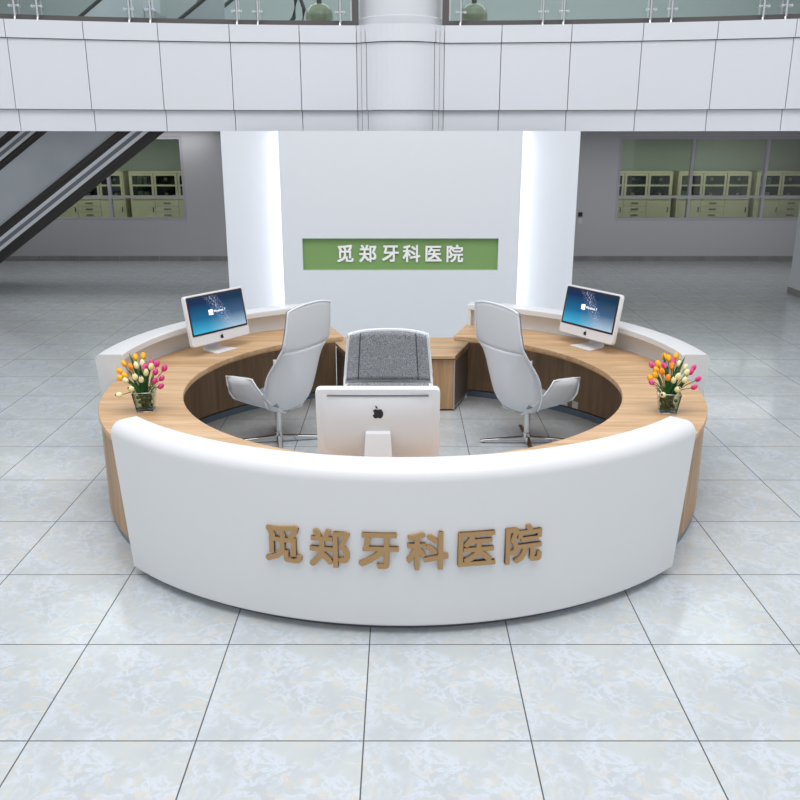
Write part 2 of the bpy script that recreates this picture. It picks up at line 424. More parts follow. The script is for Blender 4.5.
# slab between the floors, with the escalator well left open
sl = MB()
sl.box(-2.6, 14, 12.3, 21.8, 2.75, 3.9); sl.box(-14, -2.6, 12.3, 13.7, 2.75, 3.9); sl.box(-14, -2.6, 18.2, 21.8, 2.75, 3.9); sl.box(-14, -12, 13.7, 18.2, 2.75, 3.9)
sl.box(8.3, 14, 10.4, 12.3, 2.75, 3.9).box(-14, -8.3, 10.4, 12.3, 2.75, 3.9)
struct(sl.build('ceiling', 'ceil'))
ufp = fascia_pts(-8.3, 8.3, .02, 40)
struct(MB().prism(ufp+[(8.3, 12.7), (-8.3, 12.7)], 3.90, 3.945).build('trim_3', 'fascia'))
# upper floor wall and roof
struct(MB().box(-14, 14, YB, YB+.2, 3.9, 7.2).build('wall_upper_back', mat('grey_green_upper_wall', (176, 184, 186), .6)))
struct(MB().box(-14, 14, 12.6, YB+.2, 7.2, 7.4).build('ceiling_upper', 'ceil'))
# round column
co = MB().lathe([(.552, 3.97), (.552, 7.2)], 48, (0, 12.5, 0)); co.lathe([(.572, 3.97), (.572, 4.08), (.568, 4.085), (.552, 4.09)], 48, (0, 12.5, 0))
struct(co.build('wall_column', 'fascia', smooth=30))
struct(MB().lathe([(.5, 0), (.5, 2.75)], 40, (0, 12.6, 0)).build('wall_column_lower', 'fascia', smooth=30))

# ================================================================ FEATURE WALL
fw = empty('feature_wall', (0, 11.1, 0), label='tall white reception backdrop with glowing side strips and a recessed green sign', cat='partition')
# centre slab with the sign recess cut out
sx0, sx1, sz0, sz1 = -1.265, 1.262, .93, 1.342
cp = MB(); y0, y1 = 0, .16
cp.box(-1.525, sx0, y0, y1, 0, 2.66).box(sx1, 1.525, y0, y1, 0, 2.66).box(sx0, sx1, y0, y1, 0, sz0).box(sx0, sx1, y0, y1, sz1, 2.66)
cp.build('centre_panel', 'wall_white', fw)
sb = MB().box(sx0, sx1, .06, .16, sz0, sz1).build('sign_board', 'green', fw)
TXT = '觅郑牙科医院'
for ch, x in zip(TXT, (-.704, -.412, -.118, .155, .44, .717)):
    glyph(ch, .232, .02, .0050, 'letter', 'white_letter', sb, (x-.012, .06, 1.143), (pi/2, 0, 0), label='white raised character on the green sign')
for s in (-1, 1):
    xs = sorted((s*1.30, s*2.285))
    MB().box(xs[0], xs[1], .25, .40, 0, 2.66).build('side_panel', 'wall_white', fw)
    xl = sorted((s*1.462, s*1.482))
    MB().box(xl[0], xl[1], .17, .235, .02, 2.64).build('light_strip', 'led', fw)['label'] = 'glowing white light strip'
MB().box(-1.29, 1.29, .165, .36, 0, 2.62).build('core', 'wall_white', fw)

# ================================================================ RECEPTION DESK
desk = empty('reception_desk', (DX, DY, 0), label='large ring-shaped white and oak reception desk with tan Chinese lettering on its front', cat='desk')
D0 = (0, 0)
MB().sweep([(1.681, .716), (1.681, .748), (1.684, .751), (2.270, .751), (2.273, .748), (2.273, .716)], -160.3, 162.8, 160).build('countertop', 'wood_top', desk, smooth=40)
MB().sweep([(1.690, .700), (1.690, .7155), (2.262, .7155), (2.262, .700)], -160.1, 162.6, 120).build('counter_underlay', 'wood_edge', desk, smooth=40)
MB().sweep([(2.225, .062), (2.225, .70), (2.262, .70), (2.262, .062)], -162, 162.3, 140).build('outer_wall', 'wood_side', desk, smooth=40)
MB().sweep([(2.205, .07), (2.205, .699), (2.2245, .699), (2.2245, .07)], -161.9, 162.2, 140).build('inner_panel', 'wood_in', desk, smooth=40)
MB().sweep([(2.195, 0), (2.195, .06), (2.25, .06), (2.25, 0)], -161, 162, 140).build('plinth', 'plinth', desk, smooth=40)
for a in (-120, -60, 0, 60, 120):
    b_ = MB().sweep([(1.80, 0), (1.80, .699), (2.2, .699), (2.2, 0)], a-.5, a+.5, 1)
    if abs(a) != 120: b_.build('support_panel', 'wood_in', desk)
# white front
def fil(cr, cz, r, a0, a1, n=7): return [(cr+r*cos(R(a0+(a1-a0)*i/n)), cz+r*sin(R(a0+(a1-a0)*i/n))) for i in range(n+1)]
prof = [(2.236, .7525), (2.236, .968), (2.240, .975)] + fil(2.337, .897, .078, 90, 0, 9) + [(2.400, .07)] + fil(2.385, .065, .015, 0, -90, 4) + [(2.276, .05), (2.276, .7525)]
fa = lambda z: 43.9 + (z-.05)*2.7
fp = MB().sweep(prof, lambda z: -fa(z), fa, 96).build('front_panel', 'white', desk, smooth=35)
MB().sweep([(2.27, 0), (2.27, .049), (2.33, .049), (2.33, 0)], -43, 43, 80).build('recessed_base', 'joint', desk, smooth=40)
for ch, a in zip(TXT, (-15.45, -9.33, -3.12, 2.98, 9.2, 15.4)):
    glyph(ch, .226, .022, .0048, 'letter', 'bronze_letter', fp, pol(2.405, a, .517, (0, 0)), (pi/2-.018, 0, R(a)), label='raised tan character on the white front')
# white screens at the back
sa = lambda z: 90.0 + (.97-z)*4.0
for s in (-1, 1):
    prof = [(2.286, .7525), (2.286, .91), (2.198, .91), (2.190, .918), (2.190, .962), (2.198, .97)] + fil(2.365, .93, .04, 90, 0, 6) + [(2.405, .08), (2.395, .06), (2.29, .06), (2.276, .08), (2.276, .7525)]
    a0 = (lambda z: sa(z)) if s > 0 else (lambda z: -sa(z))
    ae = 162.3 if s > 0 else -160
    MB().sweep(prof, a0, ae, 70).build('back_screen', 'white', desk, smooth=35)
    pr = [(2.194, .7525), (2.194, .911), (2.2865, .911), (2.2865, .7525)]
    a1 = (lambda z: sa(z)+1.2) if s > 0 else (lambda z: -sa(z)-1.2)
    MB().sweep(pr, a0, a1, 2).build('end_panel', 'white', desk, smooth=35)
    MB().sweep(pr, ae-s*.8, ae, 2).build('end_panel', 'white', desk, smooth=35)

# low cabinet closing the ring at the back
gt = empty('low_cabinet', (DX, DY, 0), label='low oak cabinet with taupe sides filling the gap at the back of the round desk', cat='cabinet')
def gp(k): return [(-.505*k, 1.55-(k-1)*1.5), (.505*k, 1.55-(k-1)*1.5), (.676*k, 2.075), (.655*k, 2.12), (.655*k, 2.33), (-.655*k, 2.33), (-.655*k, 2.12), (-.676*k, 2.075)]
MB().prism(gp(.985), .02, .525).build('body', 'wood_side', gt)
MB().prism(gp(1.01), .54, .57).build('top', 'wood_top', gt, bevel=.002)
MB().prism(gp(.96), .525, .54).build('reveal', 'joint', gt)
MB().prism(gp(.95), .0, .02).build('plinth', 'plinth', gt)
for s in (-1, 1):
    a = Vector((s*.507*.985, 1.565)); b = Vector((s*.676*.985, 2.075)); d = (b-a).normalized(); nn = Vector((d.y, -d.x))*s
    p0 = a+d*.012; p1 = a+d*.535
    MB().prism([p0, p0+nn*.012, p1+nn*.012, p1], .045, .515).build('side_panel', 'taupe', gt)
    e = MB()
    for q0, q1, z0, z1 in ((a, p0, .02, .525), (p0, p1, .515, .525), (p0, p1, .03, .045)):
        e.prism([q0, q0+nn*.014, q1+nn*.014, q1], z0, z1)
    e.build('edge_trim', 'trim_taupe', gt)

# three small sockets on the inside of the desk wall
for a, w in ((136.8, 'left'), (133.6, 'middle'), (130.3, 'right')):
    o = empty('power_socket', pol(2.2045, a, .11), R(a), label='small white socket low inside the desk wall, %s of three' % w, cat='socket', group='sockets inside the right half of the desk')
    MB().box(-.035, .035, -.0, .012, -.035, .035).build('plate', 'white', o, bevel=.003)
    MB().box(-.008, -.004, -.002, 0, -.01, .01).box(.004, .008, -.002, 0, -.01, .01).build('slot', 'black', o)

# ================================================================ COMPUTERS
def rrect(w, h, r, n=5):
    p = []
    for cx, cz, a0 in ((w/2-r, h/2-r, 0), (-w/2+r, h/2-r, 90), (-w/2+r, -h/2+r, 180), (w/2-r, -h/2+r, 270)):
        for i in range(n+1):
            a = R(a0+90*i/n); p.append((cx+r*cos(a), cz+r*sin(a)))
    return p
def slab(mb, w, h, r, y0, y1, cz=0, cx=0):
    p = rrect(w, h, r); n = len(p)
    mb.add([(x+cx, y0, z+cz) for x, z in p]+[(x+cx, y1, z+cz) for x, z in p],
           [tuple(range(n)), tuple(range(n, 2*n))[::-1]]+[(i, (i+1) % n, n+(i+1) % n, n+i) for i in range(n)])
    return mb
def apple(mb, s, y0, y1, cx, cz):
    body = [(0, .36), (.12, .42), (.26, .43), (.40, .34), (.46, .27), (.36, .14), (.34, .0), (.38, -.12), (.48, -.2), (.40, -.38), (.27, -.52), (.13, -.5), (0, -.45),
            (-.13, -.5), (-.27, -.52), (-.42, -.34), (-.5, -.1), (-.48, .14), (-.38, .34), (-.25, .43), (-.12, .42)]
    leaf = [(.0, .5), (.06, .68), (.22, .82), (.22, .66), (.13, .54)]
    for poly in (body, leaf):
        n = len(poly)
        mb.add([(cx+x*s, y0, cz+z*s) for x, z in poly]+[(cx+x*s, y1, cz+z*s) for x, z in poly],
               [tuple(range(n)), tuple(range(n, 2*n))[::-1]]+[(i, (i+1) % n, n+(i+1) % n, n+i) for i in range(n)])
    return mb
CW, CH = .688, .445
def make_computer():
    # local: screen faces -Y, origin on the counter under the body centre
    t = empty('desktop_computer', (0, 0, 0))
    tilt = R(-10); base = .09
    def place(o): o.rotation_euler = (tilt, 0, 0); o.location = (0, 0, base); return o
    b = slab(MB(), CW, CH, .028, -.022, .022, CH/2)
    body = place(b.build('body', 'screen_body', t, smooth=35, bevel=.006))
    # gently bulged back
    P = []
    for i in range(9):
        row = []
        for j in range(9):
            u, v = -1+2*j/8, -1+2*i/8
            row.append((u*.325, .018+.03*(1-u**4)*(1-v**4), CH/2+v*.205))
        P.append(row)
    MB().grid(P).build('back_cover', 'screen_body', body, smooth=180)
    MB().box(-.28, .28, .028, .0335, CH-.040, CH-.034).build('vent_slot', 'joint', body)['label'] = 'thin grey vent slot'
    bz = slab(MB(), CW-.028, CH-.104, .012, -.0245, -.021, CH/2+.037).build('bezel', 'bezel', body, smooth=35)
    sc = slab(MB(), CW-.062, CH-.138, .003, -.0262, -.024, CH/2+.037).build('screen', 'screen', body)
    sc['label'] = 'blue desktop screen with a white window logo'
    lg = MB(); lx, lz = -.085, CH/2+.05
    for dx, dz, w, h in ((-.021, .0, .021, .021), (.002, .001, .026, .023), (-.021, -.023, .021, .021), (.002, -.026, .026, .024)):
        lg.add([(lx+dx, -.0268, lz+dz), (lx+dx+w, -.0268, lz+dz), (lx+dx+w, -.0268, lz+dz+h), (lx+dx, -.0268, lz+dz+h),
                (lx+dx, -.0262, lz+dz), (lx+dx+w, -.0262, lz+dz), (lx+dx+w, -.0262, lz+dz+h), (lx+dx, -.0262, lz+dz+h)],
               [(0, 1, 2, 3), (4, 5, 6, 7), (0, 1, 5, 4), (2, 3, 7, 6), (1, 2, 6, 5), (0, 3, 7, 4)])
    lg.build('window_logo', 'screen_text', body)
    glyph('Windows 7', .030, .0006, 0, 'screen_text', 'screen_text', body, (.022, -.0262, CH/2+.052), (pi/2, 0, 0))
    apple(MB(), .036, -.0240, -.0215, 0, .043).build('front_logo', 'logo', body)
    apple(MB(), .060, .0478, .0495, 0, CH/2+.085).build('back_logo', 'logo', body)['label'] = 'black apple logo with a bite'
    # L-shaped stand
    def plate(pts, w0, w1, th):
        vs = []; n = len(pts)
        for i, (y, z) in enumerate(pts):
            w = w0+(w1-w0)*i/(n-1)
            a = Vector(pts[min(i+1, n-1)])-Vector(pts[max(i-1, 0)]); a.normalize(); q = Vector((-a.y, a.x))*th
            for sx, k in ((-1, 0), (1, 0), (1, 1), (-1, 1)): vs.append((sx*w/2, y+q.x*k, z+q.y*k))
        fs = [(i*4+j, i*4+(j+1) % 4, i*4+4+(j+1) % 4, i*4+4+j) for i in range(n-1) for j in range(4)]+[(0, 3, 2, 1), tuple((n-1)*4+k for k in range(4))]
        return MB().add(vs, fs)
    plate([(-.07, .001), (.0, .001), (.10, .001), (.128, .006), (.142, .022), (.140, .045), (.118, .14), (.100, .265), (.055, .29)], .25, .125, .010).build('stand', 'screen_body', t, smooth=40, bevel=.002)
    return t
pc = make_computer()
pc.location = (-1.611, 7.489, .7515); pc.rotation_euler = (0, 0, .955)
tag(pc, 'white desktop computer with lit blue screen, on the left side of the oak counter', 'computer', 'computers on the round desk')
p2 = copy_tree(pc); p2.location = (1.689, 7.60, .7515); p2.rotation_euler = (0, 0, -1.017)
tag(p2, 'white desktop computer with lit blue screen, on the right side of the oak counter', 'computer')
p3 = copy_tree(pc); p3.location = (-.125, 4.475, .7515); p3.rotation_euler = (0, 0, pi)
p3.location.y = 4.585
tag(p3, 'white desktop computer seen from behind with black apple logo, at the front of the desk', 'computer')

# ================================================================ CHAIRS
def lerp(tab, z):
    for (z0, *a), (z1, *b) in zip(tab, tab[1:]):
        if z0 >= z >= z1:
            t = (z0-z)/(z0-z1); t = t
            return [p+(q-p)*t for p, q in zip(a, b)]
    return tab[-1][1:]
#        z    yc    w     wrap
BACK = [(1.285, .400, .284, .010), (1.10, .392, .298, .016), (.96, .380, .311, .028), (.88, .372, .313, .07), (.80, .364, .313, .12), (.72, .356, .311, .17), (.65, .346, .306, .20), (.56, .326, .290, .215), (.49, .302, .282, .21),
        (.42, .266, .258, .18), (.37, .226, .226, .14), (.335, .170, .180, .085), (.31, .07, .115, .02), (.302, -.03, .08, .0)]
def back_grid(zs, inset=0., fwd=0., nc=17, topround=False, groove=False):
    P = []
    for k, z in enumerate(zs):
        yc, w, e = lerp(BACK, z); row = []
        for j in range(nc):
            u = -1+2*j/(nc-1)
            zz = z
            if z > 1.1: zz = z - .034*abs(u)**2.6*(z-1.1)/.185
            dip = .009*math.exp(-((abs(u)-.72)/.05)**2) if groove else 0
            row.append((u*(w-inset), yc-fwd-e*abs(u)**2.8+dip, zz))
        P.append(row)
    return P
def frange(a, b, n): return [a+(b-a)*i/n for i in range(n+1)]
def make_chair():
    t = empty('swivel_chair', (0, 0, 0))
    MB().grid(back_grid(frange(.911, .303, 20))).build('back_shell', 'shell', t, smooth=180, solid=-.012, fix=False)
    MB().grid(back_grid(frange(1.285, .904, 10))).build('headrest_shell', 'shell', t, smooth=180, solid=-.012, fix=False)
    hp = MB().grid(back_grid(frange(1.280, .928, 12), .012, .014, 41, groove=True)).build('headrest_pad', 'fabric', t, smooth=180, solid=-.026, fix=False)
    bp = MB().grid(back_grid(frange(.905, .38, 16), .022, .014, 41, groove=True)).build('back_pad', 'fabric', t, smooth=180, solid=-.026, fix=False)
    for pad, za, zb in ((hp, 1.276, .932), (bp, .902, .45)):
        for u in (-.72, .72):
            line = []
            for z in frange(za, zb, 12):
                yc, w, e = lerp(BACK, z); zz = z - (.034*abs(u)**2.6*(z-1.1)/.185 if z > 1.1 else 0)
                line.append((u*(w-.012), yc-.014-e*abs(u)**2.8-.0185, zz))
            MB().tube(line, .0045, 6).build('seam', 'fabric_dark', pad, smooth=180)
    # white rim around the shell
    left = [back_grid([z])[0][0] for z in frange(.37, 1.285, 24)]; top = back_grid([1.285])[0]; right = [back_grid([z])[0][-1] for z in frange(1.285, .37, 24)]
    MB().tube([Vector(p)+Vector((0, -.004, 0)) for p in left+top[1:-1]+right], .009, 8).build('rim', 'shell_edge', t, smooth=180)
    # arm wings
    for s in (-1, 1):
        F = [(.03, -.02, .300), (.13, -.09, .345), (.22, -.18, .392), (.285, -.25, .435), (.305, -.28, .49), (.315, -.285, .56), (.318, -.29, .635)]
        B = [(.03, .12, .304), (.12, .17, .325), (.19, .155, .378), (.25, .115, .45), (.29, .075, .52), (.31, .03, .59), (.322, .0, .648)]
        P = []
        for f, b in zip(F, B):
            P.append([(s*(f[0]+(b[0]-f[0])*k/6 + .012*sin(pi*k/6)), f[1]+(b[1]-f[1])*k/6, f[2]+(b[2]-f[2])*k/6) for k in range(7)])
        if s < 0: P = [r[::-1] for r in P]
        a = MB().grid(P).build('armrest', 'shell', t, smooth=180, solid=-.012, fix=False)
        Q = [[Vector(p)+Vector((-s*.016, 0, .004)) for p in r[1:-1]] if s > 0 else [Vector(p)+Vector((-s*.016, 0, .004)) for p in r[1:-1]] for r in P[1:]]
        MB().grid(Q).build('armrest_pad', 'fabric', a, smooth=180, solid=-.016, fix=False)
        edge = [Vector((s*p[0], p[1], p[2])) for p in F]+[Vector((s*(F[-1][0]+(B[-1][0]-F[-1][0])*k/4), F[-1][1]+(B[-1][1]-F[-1][1])*k/4, F[-1][2]+(B[-1][2]-F[-1][2])*k/4)) for k in range(1, 4)]+[Vector((s*p[0], p[1], p[2])) for p in B[::-1]]
        MB().tube(edge, .008, 8).build('armrest_rim', 'shell_edge', a, smooth=180)
    # seat
    P = []
    for i in range(11):
        v = i/10; y = .17-.44*v; row = []
        for j in range(11):
            u = -1+2*j/10
            w = .225+.02*v
            row.append((u*w, y, .375+.02*v-.03*max(0, v-.85)/.15+.03*abs(u)**3))
        P.append(row)
    MB().grid(P).build('seat_cushion', 'fabric', t, smooth=180, solid=-.05, fix=False)
    P2 = [[(p[0]*.8, p[1]*.9, p[2]-.004) for p in r] for r in P]
    MB().grid(P2).build('seat_shell', 'shell', t, smooth=180, solid=.012, fix=False)
    MB().lathe([(.06, .345), (.06, .295), (.027, .285), (.027, .10), (.036, .095), (.036, .045)], 20).build('column', 'chrome', t, smooth=35)
    for k in range(4):
        a = k*pi/2
        lm = MB(); c, s_ = cos(a), sin(a)
        def Rr(x, y): return (x*c-y*s_, x*s_+y*c)
        w0, w1, L = .024, .017, .41
        pts = [(0.02, -w0), (L, -w1), (L, w1), (.02, w0)]
        vs = [(*Rr(x, y), z) for z in (.008, ) for x, y in pts]+[(*Rr(x, y), (.062 if x < .1 else .03)) for x, y in pts]
        lm.add(vs, [(3, 2, 1, 0), (4, 5, 6, 7), (0, 1, 5, 4), (1, 2, 6, 5), (2, 3, 7, 6), (3, 0, 4, 7)])
        lg = lm.build('leg', 'chrome', t, bevel=.004)
        MB().lathe([(.014, 0), (.014, .0085)], 12, (*Rr(L-.03, 0), 0)).build('foot', 'black', lg)
    return t
ch = make_chair()
ch.location = (-1.08, 7.17, 0)
yaw = math.atan2(-.855, -.52)
ch.rotation_euler = (0, 0, yaw)
tag(ch, 'pale grey high-back swivel chair facing the left computer', 'chair', 'chairs inside the round desk')
c2 = copy_tree(ch); c2.location = (1.115, 7.13, 0); c2.rotation_euler = (0, 0, -yaw)
tag(c2, 'pale grey high-back swivel chair facing the right computer', 'chair')
c3 = copy_tree(ch); c3.location = (-.088, 5.56, 0); c3.rotation_euler = (0, 0, 0)
tag(c3, 'swivel chair with grey felt cushion facing forward behind the front computer', 'chair')
# the bases are turned on their swivels
for c, ang in ((ch, R(10)-yaw), (c2, R(0)+yaw), (c3, R(20))):
    for k in c.children:
        if k.name.startswith('leg'): k.rotation_euler = (0, 0, ang)

# ================================================================ FLOWERS
LT = [('Y', -0.062, 0.069, 0.372), ('Y', -0.009, 0.074, 0.379), ('Y', -0.134, 0.039, 0.333), ('O', -0.086, 0.025, 0.314), ('Y', -0.156, 0.006, 0.289), ('Y', -0.147, -0.023, 0.25), ('Y', -0.117, -0.014, 0.263), ('C', -0.049, 0.03, 0.321), ('C', -0.008, 0.039, 0.333), ('C', 0.051, 0.024, 0.313), ('C', 0.023, -0.003, 0.277), ('C', -0.047, -0.02, 0.254), ('C', -0.004, -0.032, 0.238), ('C', -0.107, -0.034, 0.235), ('C', -0.06, -0.07, 0.187), ('C', -0.137, -0.094, 0.155), ('P', 0.088, 0.038, 0.331), ('P', 0.049, 0.044, 0.339), ('P', 0.141, 0.018, 0.305), ('P', 0.083, 0.002, 0.283), ('P', 0.129, -0.025, 0.248), ('P', 0.083, -0.039, 0.229), ('P', 0.126, -0.059, 0.202), ('P', 0.01, 0.022, 0.31)]
RT = [('Y', -0.025, 0.087, 0.397), ('Y', 0.003, 0.082, 0.39), ('Y', 0.057, 0.093, 0.404), ('Y', -0.072, 0.057, 0.356), ('Y', -0.09, 0.031, 0.323), ('O', -0.051, 0.021, 0.309), ('O', 0.02, 0.046, 0.342), ('Y', -0.099, 0.007, 0.291), ('Y', -0.132, -0.006, 0.273), ('O', -0.016, -0.004, 0.275), ('C', 0.069, 0.058, 0.358), ('C', 0.108, 0.042, 0.337), ('C', 0.112, 0.019, 0.307), ('C', 0.092, -0.014, 0.263), ('C', 0.05, -0.001, 0.28), ('C', 0.017, -0.017, 0.259), ('C', 0.034, -0.054, 0.209), ('C', -0.059, -0.074, 0.182), ('P', -0.115, 0.052, 0.35), ('P', -0.031, 0.05, 0.347), ('P', 0.029, 0.063, 0.365), ('P', 0.161, 0.039, 0.333), ('P', 0.139, 0.021, 0.309), ('P', 0.182, -0.008, 0.27), ('P', -0.126, -0.023, 0.25), ('P', 0.146, -0.043, 0.224)]
CN = {'Y': 'yellow', 'O': 'orange', 'C': 'cream', 'P': 'pink'}
ORD = ['first', 'second', 'third', 'fourth', 'fifth', 'sixth', 'seventh', 'eighth', 'ninth']
def bouquet(loc, rz, T, side):
    v = empty('glass_vase', loc, rz, label='square clear glass vase holding the tulip bouquet on the %s of the counter' % side, cat='vase', group='tulip vases on the desk')
    b0, b1, hh, th = .056, .078, .145, .004
    def ring(h, z): return [(-h, -h, z), (h, -h, z), (h, h, z), (-h, h, z)]
    vs = ring(b0, 0)+ring(b1, hh)+ring(b1-th, hh)+ring(b0-th, .010)
    fs = [(3, 2, 1, 0)]
    for k in range(3):
        fs += [(k*4+i, k*4+(i+1) % 4, k*4+4+(i+1) % 4, k*4+4+i) for i in range(4)]
    fs += [(12, 13, 14, 15)]
    MB().add(vs, fs).build('body', 'glass', v)
    rm = MB().tube([Vector(p) for p in ring(b1, hh)+[ring(b1, hh)[0]]], .0022, 6)
    MB().tube([Vector(p) for p in ring(b0+.001, .003)+[ring(b0+.001, .003)[0]]], .0028, 6).build('base_edge', 'steel', v, smooth=180)
    rm.build('rim', 'steel', v, smooth=180)['label'] = 'bright glass edge'
    # moss ball filling
    random.seed(len(T))
    mo = MB()
    for k in range(34):
        h = .016+.085*random.random(); lim = (b0+(b1-b0)*h/hh)-th-.014
        mo.lathe([(.003, -.011), (.011, -.006), (.013, 0), (.010, .008), (.003, .012)], 8, (random.uniform(-lim, lim)*.95, random.uniform(-lim, lim)*.95, h+.008))
    o = mo.build('moss', 'moss', None, smooth=180); o.location = Vector(loc)+Vector((0, 0, .004)); o.rotation_euler = (0, 0, rz)
    tag(o, 'green moss and pebbles filling the glass vase on the %s' % side, 'moss', kind='stuff')
    cnt = {}
    order = sorted(range(len(T)), key=lambda i: T[i][1])
    num = {}
    for i in order:
        c = T[i][0]; cnt[c] = cnt.get(c, 0)+1; num[i] = cnt[c]
    for i, (c, dx, dy, dz) in enumerate(T):
        root = Vector((dx*.12, dy*.12, .012)); head = Vector((dx, dy, dz-.018))
        t = empty('tulip', Vector(loc)+root, 0, label='%s tulip, %s %s one from the left in the %s vase' % (CN[c], ORD[num[i]-1], CN[c], side), cat='flower', group='tulips in the %s vase' % side)
        d = head-root; neck = Vector((dx*.22, dy*.22, .14))-root
        path = [Vector((0, 0, 0)), neck*.5, neck, neck.lerp(d, .5)+Vector((0, 0, .008)), d]
        MB().tube(path, .0030, 6).build('stem', 'stem', t, smooth=180)
        out = (d-neck).normalized(); out = (out+Vector((0, 0, .25))).normalized()
        rr = .0175+.003*random.random(); L = .048+.008*random.random()
        openc = (c == 'C' and dz < .26)
        prof = [(.002, 0), (.55*rr, .06*L), (.92*rr, .25*L), (rr, .45*L), (.93*rr, .66*L), (.70*rr, .85*L), (.34*rr if not openc else .55*rr, .98*L), (.05*rr, (1.0 if not openc else .8)*L)]
        bl = MB().lathe(prof, 18, mod=lambda a, z: 1+.07*abs(cos(1.5*a)) - .03).build('bloom', c, t, smooth=180)
        bl.rotation_euler = out.to_track_quat('Z', 'Y').to_euler(); bl.location = d - out*.012
        if openc or (c in 'YO' and i % 3 == 1):
            cc = MB().lathe([(.45*rr, .93*L), (.30*rr, 1.0*L), (.05*rr, 1.01*L)], 10).build('centre', 'red_tip', bl, smooth=180)
        # leaf: folded blade
        if i % 2 == 0:
            sd = Vector((d.y, -d.x, 0)).normalized()*.015 if (abs(d.x)+abs(d.y)) > .001 else Vector((.011, 0, 0))
            top = d*.86+Vector((0, 0, .004)) + sd*1.4
            rows = []
            for k in range(7):
                f = k/6; cpt = neck*.6*(1-f)+top*f + Vector((0, 0, .012*sin(pi*f))); w = sin(pi*min(1, f*.85+.12))**.8
                if k == 6: w = .02
                rows.append([cpt-sd*w*1.1, cpt-sd*w*.4+Vector((0, .004, 0)), cpt+sd*w*.4+Vector((0, .004, 0)), cpt+sd*w*1.1])
            MB().grid(rows).build('leaf', 'leaf', t, smooth=180, solid=.0015, fix=False)
    # two tall pointed leaves standing clear of the blooms
    for n_, (dx, dy, dz) in enumerate(((-.10, .05, .40), (.055, .05, .375)) if side == 'left' else ((-.05, .05, .41), (.105, .05, .385))):
        rows = []; base = Vector((dx*.1, dy*.1, .012)); sd = Vector((.016, 0, 0))
        for k in range(9):
            f = k/8; cpt = base.lerp(Vector((dx, dy, dz)), f); cpt.x -= .02*sin(pi*f)*(1 if dx > 0 else -1); w = max(.02, sin(pi*(f*.9+.08))**.8)
            rows.append([cpt-sd*w, cpt+Vector((0, .005*w, 0)), cpt+sd*w])
        o = MB().grid([[p-base for p in r] for r in rows]).build('tulip_leaf', 'leaf', None, smooth=180, solid=.0015, fix=False); o.location = Vector(loc)+base
        tag(o, 'tall pointed green leaf rising from the %s vase, the %s of two' % (side, ('left', 'right')[n_]), 'leaf', 'tall leaves in the vases')
bouquet((-1.797, 5.745, .7515), R(8), LT, 'left')
RT = [(c, x, y, z-.02) for c, x, y, z in RT]
bouquet((1.871, 5.705, .7515), R(-10), RT, 'right')

# ================================================================ BALCONY RAILING
def railing(s):
    side = 'left' if s < 0 else 'right'
    r_ = empty('glass_railing', (0, 0, 3.955), label='glass balcony railing with steel posts, %s of the round column' % side, cat='railing', group='balcony railings')
    xs = fascia_pts(.60, 8.2, .14, 24)
    sh = MB(); q = xs + [(x, y+.05) for x, y in reversed(xs)]
    q = [(s*x, y) for x, y in q]
    sh.prism(q if s > 0 else q[::-1], 0, .075).build('bottom_channel', 'shoe', r_)
    MB().box(*sorted((s*.545, s*.63)), arc_y(.7)+.14, arc_y(.7)+.2, 0, 1.1).build('end_frame', 'shoe', r_)
    posts = [.775, 1.82, 2.08, 3.14, 3.39, 4.44, 4.69, 5.75, 6.0, 7.05]
    proto = None
    for i, x in enumerate(posts):
        y = arc_y(x)+.02
        if proto is None:
            p = MB().tube([(0, 0, .03), (0, 0, 1.12)], .017, 14).build('post', 'steel', r_, smooth=40)
            hk = MB().tube([(0, .012, .07), (0, .0, .03), (0, -.012, 0.0), (0, -.018, -.02)], .018, 10).build('foot', 'steel', p, smooth=60)
            for zc in (.16, .85):
                cl = MB().tube([(-.055, 0, zc), (.055, 0, zc)], .008, 8)
                for ex in (-.055, .055): cl.tube([(ex, -.012, zc), (ex, .05, zc)], .017, 12)
                cl.build('clamp', 'steel', p, smooth=40)
            proto = p
        else: p = copy_tree(proto, r_)
        p.location = (s*x, y, 0); p.rotation_euler = (0, 0, 0)
    ed = [(.64, 1.82), (2.08, 3.14), (3.39, 4.44), (4.69, 5.75), (6.0, 7.05)]
    ed2 = [(1.82, 2.08), (3.14, 3.39), (4.44, 4.69), (5.75, 6.0)]
    for a, b in ed+ed2:
        a_, b_ = a+.012, b-.012
        pts = fascia_pts(a_, b_, .155, 4); pts = pts+[(x, y+.012) for x, y in reversed(pts)]; pts = [(s*x, y) for x, y in pts]
        MB().prism(pts if s > 0 else pts[::-1], .075, 1.0).build('glass_panel', 'glass_green', r_)
    MB().tube([(s*x, y-.12, 1.13) for x, y in fascia_pts(.7, 8.2, .14, 24)], .025, 12).build('handrail', 'steel', r_, smooth=60)
railing(-1); railing(1)

# pots on the balcony
def make_pot():
    t = empty('round_pot', (0, 0, 0))
    MB().lathe([(.08, 0), (.125, .012), (.16, .06), (.18, .13), (.182, .18), (.168, .24), (.13, .295), (.08, .32), (.045, .325)], 40).build('pot_body', 'pot', t, smooth=60)
    MB().lathe([(.03, .32), (.035, .35), (.03, .75), (.022, 1.2)], 20).build('stem', 'shoe', t, smooth=50)['label'] = 'dark brown stem'
    return t
pt = make_pot(); pt.location = (-1.075, 12.33, 3.945)
tag(pt, 'round bronze-green pot with dark stem on the balcony left of the column', 'pot', 'pots on the balcony')
pt2 = copy_tree(pt); pt2.location = (.975, 12.33, 3.945)
tag(pt2, 'round bronze-green pot with dark stem on the balcony right of the column', 'pot')

